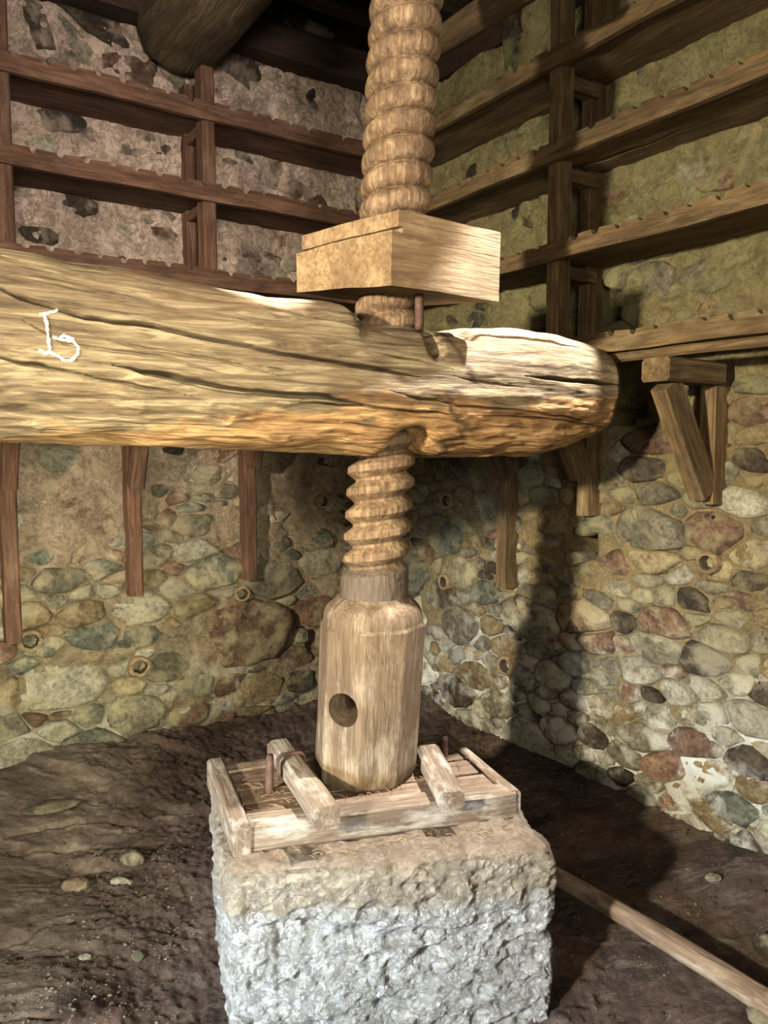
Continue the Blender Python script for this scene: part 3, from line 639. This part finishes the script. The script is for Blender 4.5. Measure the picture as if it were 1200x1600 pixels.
def to_vert(P, loc):   # store with local X = world Z so that grain runs up
    loc = np.array(loc); q = P-loc; return np.stack([q[..., 2], q[..., 1], -q[..., 0]], -1)
MV = Matrix(((0, 0, -1), (0, 1, 0), (1, 0, 0))).to_4x4(); MV.translation = V((B0.x, B0.y, .503))
tw = NT('screw_thread_wood'); co = tw.coord('Object', (5, 5, 5), False); g = tw.noise(co, 3, 9, .65, .8); ga = tw.noise(tw.coord('Object', (3, 26, 26), False), 3, 6, .65, .3); bg = tw.noise(co, .7, 4, .5)
c = tw.ramp(tw.math('MULTIPLY_ADD', g, .5), [(.34, (.04, .022, .011)), (.5, (.135, .085, .045)), (.66, (.30, .21, .12))]); c.node.inputs[0].links[0].from_node.inputs[2].default_value = 0
tw.L(tw.math('MULTIPLY', ga, .5), c.node.inputs[0].links[0].from_node.inputs[2])
gx = tw.node('ShaderNodeTexCoord'); sx = tw.node('ShaderNodeSeparateXYZ'); tw.L(gx.outputs['Object'], sx.inputs[0])
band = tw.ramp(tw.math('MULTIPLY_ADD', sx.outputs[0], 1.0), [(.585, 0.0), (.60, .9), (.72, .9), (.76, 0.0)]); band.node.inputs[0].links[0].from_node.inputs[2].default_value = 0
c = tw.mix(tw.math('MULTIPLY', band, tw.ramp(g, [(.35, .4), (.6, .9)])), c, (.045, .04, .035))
tw.bump([(ga, .5, .012), (g, .5, .012)]); thread_m = tw.done(c, .7)
link('threaded_shaft', grid_mesh('threaded_shaft', to_vert(P, (B0.x, B0.y, .503)), closed=True), thread_m, sc, smooth=True, M=MV)
# eight-sided head
def octr(th, rv):   # radius of rounded octagon, vertex facing near camera
    a = (th-R(-90-7)) % (math.pi/4)-math.pi/8; rr = rv*math.cos(math.pi/8)/np.cos(a); return np.minimum(rr, rv*.996)
zz = np.array([.503, .510, .525, .545]+list(np.linspace(.57, 1.05, 44))+[1.065, 1.08, 1.095, 1.108, 1.118, 1.128, 1.140]); kk = np.array([.93, .955, .98, .995]+[1]*44+[.995, .98, .955, .91, .85, .78, .71])
nh = 128; th = np.linspace(0, 2*math.pi, nh, endpoint=False); vs = []; vs_arr = np.zeros((len(zz), nh, 3))
for i, (zv, k) in enumerate(zip(zz, kk)):
    rr = octr(th, .182)*k; rr = rr*(1-.0)+.0; rnd = .165*k; wgt = 0 if zv < 1.05 else .6; rr = rr*(1-wgt)+rnd*wgt
    x0, y0 = axis(zv); n_ = fbm(np.stack([np.cos(th)*9, np.sin(th)*9, 0*th+zv*3], -1), 4)*.004+fbm(np.stack([np.cos(th)*2, np.sin(th)*2, 0*th+zv*4], -1), 3, 2)*.004
    vs_arr[i] = np.stack([x0+(rr+n_)*np.cos(th), y0+(rr+n_)*np.sin(th), 0*th+zv], -1)
q = to_vert(vs_arr, (B0.x, B0.y, .503)); bot = q[0].mean(0); topc = q[-1].mean(0); nr = len(zz)
vl = q.reshape(-1, 3).tolist()+[bot.tolist(), topc.tolist()]; fsl = [(i*nh+j, i*nh+(j+1) % nh, (i+1)*nh+(j+1) % nh, (i+1)*nh+j) for i in range(nr-1) for j in range(nh)]
fsl += [(nr*nh, (j+1) % nh, j) for j in range(nh)]+[(nr*nh+1, (nr-1)*nh+j, (nr-1)*nh+(j+1) % nh) for j in range(nh)]
hd_o = link('screw_head', mesh('screw_head', vl, fsl), head_wood, sc, M=MV)
hx, hy = axis(.74); aim = V((math.cos(R(-119.5)), math.sin(R(-119.5)), 0)); hc = PY(536, 1110, hy-.15)
bm = bmesh.new(); bmesh.ops.create_cone(bm, cap_ends=True, segments=40, radius1=.057, radius2=.057, depth=.30); cm = bpy.data.meshes.new('c'); bm.to_mesh(cm); bm.free()
cut = bpy.data.objects.new('c', cm); C.objects.link(cut); cut.matrix_world = Matrix.Translation(hc) @ aim.to_track_quat('Z', 'Y').to_matrix().to_4x4()
md = hd_o.modifiers.new('b', 'BOOLEAN'); md.operation = 'DIFFERENCE'; md.solver = 'EXACT'; md.object = cut
bpy.context.view_layer.update(); ev = hd_o.evaluated_get(bpy.context.evaluated_depsgraph_get()); nm = bpy.data.meshes.new_from_object(ev); hd_o.modifiers.clear(); hd_o.data = nm
bpy.data.objects.remove(cut)
# iron nail in the head
iron = NT('rusty_iron'); ico = iron.noise(iron.coord('Object'), 40, 6, .7); iron_m = iron.done(iron.ramp(ico, [(.3, (.02, .012, .009)), (.6, (.075, .038, .024)), (.8, (.15, .085, .055))]), .7)
p = PY(580, 1036, axis(.9)[1]-.172); bar('nail', p, p+V((.035, .006, .002)), .008, .008, plug_dark, sc, seg=2)

# ------------------------------------------------------------------ nut block
Af = PY(612, 325, 2.30); tz = Af.z; bz = PY(606, 445, 2.30).z; Af = V((Af.x, Af.y, 0))
Br = PY(782, 366, 2.56); Br = V((Br.x, Br.y, 0)); Cl = PY(463, 400, 2.58); Cl = V((Cl.x, Cl.y, 0))
n_ = 26; ee = (Br-Af); gg = (Cl-Af)
sec = [(.0, bz), (.0, bz+.155), (.09, bz+.150), (.09, bz+.166), (.05, bz+.168), (.05, tz), (1.0, tz), (1.0, bz)]
# profile runs along the right-hand edge direction, extruded toward the left rear
def dens(sec, m=9):
    o = []
    for i in range(len(sec)):
        a, b = sec[i], sec[(i+1) % len(sec)]; L = math.hypot((b[0]-a[0])*.43, b[1]-a[1]); k = max(1, int(L/.02))
        for t in range(k): o.append((a[0]+(b[0]-a[0])*t/k, a[1]+(b[1]-a[1])*t/k))
    return o
ds = dens(sec); PP = np.zeros((n_, len(ds), 3)); drop = .03
for i in range(n_):
    t = i/(n_-1)
    for j, (a, b) in enumerate(ds):
        w = Af+ee*a+gg*t; zz_ = b+(drop*t*(1 if b < (tz+bz)/2 else 0)) - .0*t
        PP[i, j] = (w.x, w.y, zz_)
N3 = np.stack([fbm(PP*7+k*9, 4, k) for k in range(3)], -1)*.005; PP += N3
ctr = PP.reshape(-1, 3).mean(0); Mn = frame(ee, UP, V(ctr)); Mi = np.array(Mn.inverted()); Q = PP.reshape(-1, 3) @ Mi[:3, :3].T+Mi[:3, 3]
m_ = len(ds); fs = [(i*m_+j, i*m_+(j+1) % m_, (i+1)*m_+(j+1) % m_, (i+1)*m_+j) for i in range(n_-1) for j in range(m_)]+[tuple(range(m_)), tuple((n_-1)*m_+j for j in reversed(range(m_)))]
me = mesh('nut_block', Q.tolist(), fs); bm = bmesh.new(); bm.from_mesh(me); bmesh.ops.triangulate(bm, faces=[f for f in bm.faces if len(f.verts) > 4]); bmesh.ops.recalc_face_normals(bm, faces=bm.faces); bm.to_mesh(me); bm.free()
nb = link('nut_block', me, nut_wood, M=Mn); tag(nb, 'heavy squared wooden nut block threaded on the screw above the beam', 'nut block')
for px, py in ((692, 397), (703, 406), (722, 369)):
    h = PY(px, py, Af.y+(px-612)/170*.26-.003); o = logbar('worm_hole', h, h+V((-.3, .3, 0)).normalized()*.02+V((.0, .02, 0)), .006, .006, plug_dark, nb, ns=8, n=3)
rb = PY(655, 512, 2.46); rod = logbar('iron_rod', (rb.x, rb.y, 2.0), (rb.x, rb.y, bz+.03), .014, .013, iron_m, ns=12, n=10, jit=.1); tag(rod, 'thin rusty rod standing between the beam and the nut block', 'rod')

# ------------------------------------------------------------------ stone counterweight
def rough_block(name, corners, zbot, ztop, mat):
    e1 = corners[1]-corners[0]; e2 = corners[3]-corners[0]; n1, n2, n3 = 170, 90, 120
    faces = []
    def W(a, b, c): return corners[0][None, None] if False else None
    c0 = np.array(corners[0]); c0[2] = 0; E1 = np.array(e1); E1[2] = 0; E2 = np.array(e2); E2[2] = 0
    bm_v = []; bm_f = []; off = 0
    def add(P3, flip):
        nonlocal off
        n, m = P3.shape[:2]; I = np.arange(n*m).reshape(n, m)+off; a, b, c, d = I[:-1, :-1], I[:-1, 1:], I[1:, 1:], I[1:, :-1]
        F = np.stack([a, b, c, d] if not flip else [a, d, c, b], -1).reshape(-1, 4); bm_v.append(P3.reshape(-1, 3)); bm_f.append(F); off += n*m
    def G(n, m): return np.meshgrid(np.linspace(0, 1, n), np.linspace(0, 1, m), indexing='ij')
    for (fix, val, n, m, flip) in (('v', 0, n1, n3, False), ('v', 1, n1, n3, True), ('u', 0, n2, n3, True), ('u', 1, n2, n3, False), ('w', 1, n1, n2, False)):
        a, b = G(n, m)
        if fix == 'v': u, v, w = a, np.full_like(a, val), b
        elif fix == 'u': u, v, w = np.full_like(a, val), a, b
        else: u, v, w = a, b, np.full_like(a, val)
        add(np.stack([u, v, w], -1), not flip)
    U = np.concatenate(bm_v); F = np.concatenate(bm_f)
    Ls = np.array([np.linalg.norm(E1), np.linalg.norm(E2), ztop-zbot]); loc = U*Ls
    # round the edges: pull towards inner box
    r = .035; inner = np.clip(loc, r, Ls-r); inner[:, 2] = np.clip(loc[:, 2], 0, Ls[2]-r); dv = loc-inner; L = np.linalg.norm(dv, axis=1, keepdims=True); nrm = dv/np.maximum(L, 1e-9)
    base = inner+nrm*np.where(L > 0, np.minimum(L, r), 0)
    isn = L[:, 0] > 1e-6
    d = fbm(loc*4.5, 4)*.028+(1-np.abs(fbm(loc*[12, 12, 17], 4, 3))*2.4)*.018+(1-np.abs(fbm(loc*[34, 34, 44], 4, 5))*2)*.007-.022
    band = .014*sm(loc[:, 2]+.07*loc[:, 0]+.02*fbm(loc*5, 3), Ls[2]-.175, Ls[2]-.16); d = d+band*(1-.0)
    topf = (U[:, 2] == 1); d = np.where(topf, d*.45, d)
    for (uu, ww, rad, dp) in ((.24, .70, .05, .03), (.37, .66, .045, .035), (.75, .80, .05, .02), (.62, .55, .04, .02), (.15, .62, .05, .025), (.45, .30, .05, .03)):
        e = ((loc[:, 0]-uu)/rad)**2+((loc[:, 2]-ww*Ls[2])/(rad*.55))**2; d -= dp*np.exp(-e)*(U[:, 1] < .2)
    base = base+nrm*d[:, None]
    Wd = c0+base[:, :1]/Ls[0]*E1+base[:, 1:2]/Ls[1]*E2; Wd[:, 2] = zbot+base[:, 2]
    ctr = c0+E1/2+E2/2; ctr[2] = zbot; Wd -= ctr
    me = bpy.data.meshes.new(name); me.vertices.add(len(Wd)); me.vertices.foreach_set('co', Wd.reshape(-1)); me.loops.add(F.size); me.loops.foreach_set('vertex_index', F.reshape(-1).astype(np.int32)); me.polygons.add(len(F)); me.polygons.foreach_set('loop_start', np.arange(0, F.size, 4, dtype=np.int32)); me.update(calc_edges=True)
    bm = bmesh.new(); bm.from_mesh(me); bmesh.ops.remove_doubles(bm, verts=bm.verts, dist=.0008); bmesh.ops.recalc_face_normals(bm, faces=bm.faces); bm.to_mesh(me); bm.free()
    return link(name, me, mat, smooth=True, M=Matrix.Translation(V(ctr)))
m = NT('pale_block_stone'); co = m.coord('Object', rnd=False); n1 = m.noise(co, 9, 10, .74, 1.6); n2 = m.noise(co, 30, 9, .78, 1.2); n3 = m.noise(co, 2.5, 4, .55)
c = m.ramp(n1, [(.32, (.17, .155, .125)), (.48, (.42, .41, .38)), (.62, (.62, .62, .61))])
rd = m.math('ABSOLUTE', m.math('SUBTRACT', n2, .5)); c = m.mix(m.ramp(rd, [(.0, .75), (.05, .0)]), c, (.13, .12, .10)); c = m.mix(m.ramp(n2, [(.30, .7), (.45, 0.0)]), c, (.12, .10, .075))
h = m.height(.15, .33); c = m.mix(m.math('MULTIPLY', m.ramp(m.math('ADD', h, m.math('MULTIPLY_ADD', n3, .8)), [(.55, 0.0), (.75, .75)]), 1.0), c, (.27, .215, .14)); 
c.node.inputs[0].links[0].from_node.inputs[0].links[0].from_node.inputs[0].links[0].from_node.inputs[1].links[0].from_node.inputs[2].default_value = -.45
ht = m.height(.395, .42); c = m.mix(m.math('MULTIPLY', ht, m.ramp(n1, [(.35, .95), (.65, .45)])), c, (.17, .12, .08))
m.bump([(n1, 1.0, .06), (n2, 1.0, .022), (rd, .6, .02)]); block_m = m.done(c, .85)
blk = rough_block('counterweight_stone', BC, -.24, .425, block_m)
tag(blk, 'massive rough pale stone block carrying the wooden sled and screw', 'stone block')

# ------------------------------------------------------------------ sled (wooden base frame)
FL, FR_, BR_, BL = [PZ(*p, .503) for p in ((388, 1292), (806, 1241), (692, 1146), (347, 1197))]
for q in (FL, FR_, BR_, BL): q.z = 0
def lerp2(a, b): f = FL+(FR_-FL)*a; g = BL+(BR_-BL)*a; return f+(g-f)*b
sl = thing('sled_frame', 'low framed wooden sled of weathered boards lying on the pale stone block', 'sled', lerp2(.5, .5)+V((0, 0, .43)))
zt0 = .425
bar('front_board', lerp2(.0, .06)+UP*(zt0+.044), lerp2(1.0, .06)+UP*(zt0+.044), .085, .088, sled_wood, sl, jit=.005, cham=.08)
bar('rear_board', lerp2(.0, .95)+UP*(zt0+.040), lerp2(1.0, .95)+UP*(zt0+.040), .07, .08, sled_wood, sl, jit=.005, cham=.08)
bar('end_board', lerp2(-.028, -.05)+UP*(zt0+.052), lerp2(-.028, 1.03)+UP*(zt0+.052), .055, .105, sled_wood, sl, jit=.005, cham=.14)
bar('end_board', lerp2(1.0, -.0)+UP*(zt0+.046), lerp2(1.0, 1.02)+UP*(zt0+.046), .04, .088, sled_wood, sl, jit=.005, cham=.2)
for k, (a, b) in enumerate(((.16, .34), (.36, .56), (.58, .76), (.78, .92))):
    y0 = (a+b)/2; bar('deck_board', lerp2(.02, y0)+UP*(zt0+.048), lerp2(.97, y0)+UP*(zt0+.048), (b-a)*.545, .05, deck_wood, sl, jit=.004, cham=.06)
# loose chocks lying across the sled
def chock(pa, pb, w, h, label):
    c_ = bar('chock', pa, pb, w, h, sled_wood, jit=.005, cham=.2); tag(c_, label, 'timber chock'); return c_
ck = chock(PZ(436, 1170, .55), PZ(513, 1278, .545), .082, .075, 'longer pale chamfered timber chock left of the screw head with a strap round it')
Mc = PM[ck.name]; cx_ = Mc.translation+Mc.to_3x3() @ V((.16, 0, 0)); yy = Mc.to_3x3() @ V((0, 1, 0)); zz2 = Mc.to_3x3() @ V((0, 0, 1)); ring = [(-.046, -.03), (-.047, .03), (-.036, .043), (.036, .043), (.047, .03), (.046, -.03)]
for (a, b), (c2, d2) in zip(ring[:-1], ring[1:]): bar('strap', cx_+yy*a+zz2*b, cx_+yy*c2+zz2*d2, .010, .010, iron_m, ck, seg=2, up=Mc.to_3x3() @ V((1, 0, 0)), jit=.001)
chock(PZ(668, 1176, .545), PZ(707, 1252, .540), .085, .06, 'shorter pale wedge-shaped timber chock right of the screw head')
b0 = PZ(420, 1240, .495); bt = logbar('iron_bolt', (b0.x, b0.y, .48), (b0.x+.004, b0.y+.01, .625), .015, .013, iron_m, ns=12, n=10, jit=.08); tag(bt, 'rusty upright bolt standing in the left part of the sled', 'bolt')
b0 = PZ(694, 1185, .50); bt = logbar('iron_bolt', (b0.x, b0.y, .48), (b0.x, b0.y, .585), .014, .013, iron_m, ns=12, n=8, jit=.08); tag(bt, 'dark upright bolt in the shaded rear right part of the sled', 'bolt')
# straw and dust on the sled and block
rn = random.Random(9); vs, fs = [], []
for k in range(420):
    a, b = rn.uniform(.02, .98), rn.choice([rn.uniform(-.02, 1.0), rn.uniform(.2, .6), rn.uniform(-.17, -.08)])
    p = lerp2(a, b); zb_ = .50 if b > 0 else .428; p = V((p.x, p.y, zb_+rn.uniform(.0, .006))); ang = rn.uniform(0, 6.28); L = rn.uniform(.012, .045); w = .0007
    d = V((math.cos(ang), math.sin(ang), rn.uniform(-.1, .25))); sd = V((-d.y, d.x, 0))*w; o = len(vs)
    for t in (0, .5, 1): q = p+d*(L*t)+V((0, 0, .004*math.sin(3.14*t))); vs += [q-sd, q+sd, q+UP*.0012]
    for t in (0, 1):
        i = o+3*t
        for j in range(3): fs.append((i+j, i+(j+1) % 3, i+3+(j+1) % 3, i+3+j))
sw = NT('straw'); swm = sw.done(sw.ramp(sw.noise(sw.coord('Object'), 30), [(.3, (.09, .055, .03)), (.7, (.24, .17, .10))]))
o = link('straw_litter', mesh('straw_litter', vs, fs), swm, sl); o['kind'] = 'stuff'

# ------------------------------------------------------------------ things on the floor
def rock(name, px, py, sx, sy, sz, mat, label, cat, seed, sink=.35, rot=0, grp=None):
    p = PZ(px, py, 0.0); z0 = fz(p.x, p.y); p = PZ(px, py, z0); z0 = fz(p.x, p.y); bm = bmesh.new(); bmesh.ops.create_icosphere(bm, subdivisions=4, radius=1)
    co = np.array([v.co for v in bm.verts]); d = 1+.22*fbm(co*1.5+seed, 3)+.06*fbm(co*5+seed, 3)
    for v, k, c in zip(bm.verts, d, co): v.co = V((c[0]*sx*k, c[1]*sy*k, max(c[2], -.9)*sz*k))
    me = bpy.data.meshes.new(name); bm.to_mesh(me); bm.free()
    M = Matrix.Translation((p.x, p.y, z0+sz*(1-sink)*.6)) @ Matrix.Rotation(rot, 4, 'Z'); o = link(name, me, mat, smooth=True, M=M); tag(o, label, cat, grp); return o
rock('rock', 190, 1376, .050, .025, .018, ST['pale'], 'flat pale rock chip on the left floor beneath the brown rock', 'rock', 3, rot=-.3)
rock('rock', 206, 1352, .060, .035, .034, ST['dark'], 'jagged brown rock on the left floor leaning over a pale chip', 'rock', 8, rot=-.5)
rock('pebble', 216, 1512, .020, .018, .020, ST['grey'], 'smooth round pebble on the sunlit gravel at lower left', 'pebble', 5)
rock('rock', 118, 1385, .050, .040, .022, ST['rust'], 'low dust-covered stone in the floor left of the brown rock', 'rock', 15)
rock('rock', 133, 1490, .022, .015, .010, ST['pale'], 'small white stone chip at the lower left of the floor', 'rock', 25)
rock('rock', 1196, 1484, .04, .045, .035, ST['dark'], 'dark rounded stone at the right edge of the floor above the pole', 'rock', 21)
rock('rock', 1196, 1592, .05, .05, .035, ST['grey'], 'grey lump of stone in the bottom right corner of the floor', 'rock', 33)
rock('rock', 80, 1248, .12, .05, .018, ST['grey'], 'flat grey stone set in the floor close to the left wall foot', 'rock', 41, rot=.5)
rock('rock', 1115, 1368, .03, .02, .016, ST['grey'], 'small grey stone on the floor near the right wall foot', 'rock', 43)
pa, pb_ = PZ(840, 1352, .05), PZ(1275, 1592, .05)
pole = logbar('pole', (pa.x, pa.y, fz(pa.x, pa.y)+.055), (pb_.x, pb_.y, fz(pb_.x, pb_.y)+.05), .031, .040, pole_wood, ns=20, n=60, jit=.07, bend=.012)
tag(pole, 'long peeled wooden pole lying on the floor right of the stone block', 'pole')
# gravel
rn = random.Random(3); vs, fs = [], []; octf = [(0, 2, 4), (2, 1, 4), (1, 3, 4), (3, 0, 4), (2, 0, 5), (1, 2, 5), (3, 1, 5), (0, 3, 5)]
for k in range(5200):
    if rn.random() < .5: x, y = rn.gauss(-.85, .28), rn.uniform(1.9, 3.2)
    else: x, y = rn.uniform(.62, 2.0), rn.uniform(1.9, 4.2)
    if (V((x, y, 0))-V((bc.x, bc.y, 0))).length < .62 or (CN-V((x, y, 0))).dot(dL) < .05: continue
    z0 = fz(x, y); r = rn.choice([.0015, .002, .0025, .003, .0045, .007])*rn.uniform(.7, 1.2); o = len(vs)
    for d in ((1, 0, 0), (-1, 0, 0), (0, 1, 0), (0, -1, 0), (0, 0, .7), (0, 0, -.7)): vs.append((x+d[0]*r*rn.uniform(.7, 1.3), y+d[1]*r*rn.uniform(.7, 1.3), z0+r*.3+d[2]*r))
    fs += [tuple(i+o for i in f) for f in octf]
gv = link('gravel', mesh('gravel', vs, fs), ST['dark'], fl); gv['kind'] = 'stuff'
for o in bpy.data.objects:
    if '_m' in o: del o['_m']
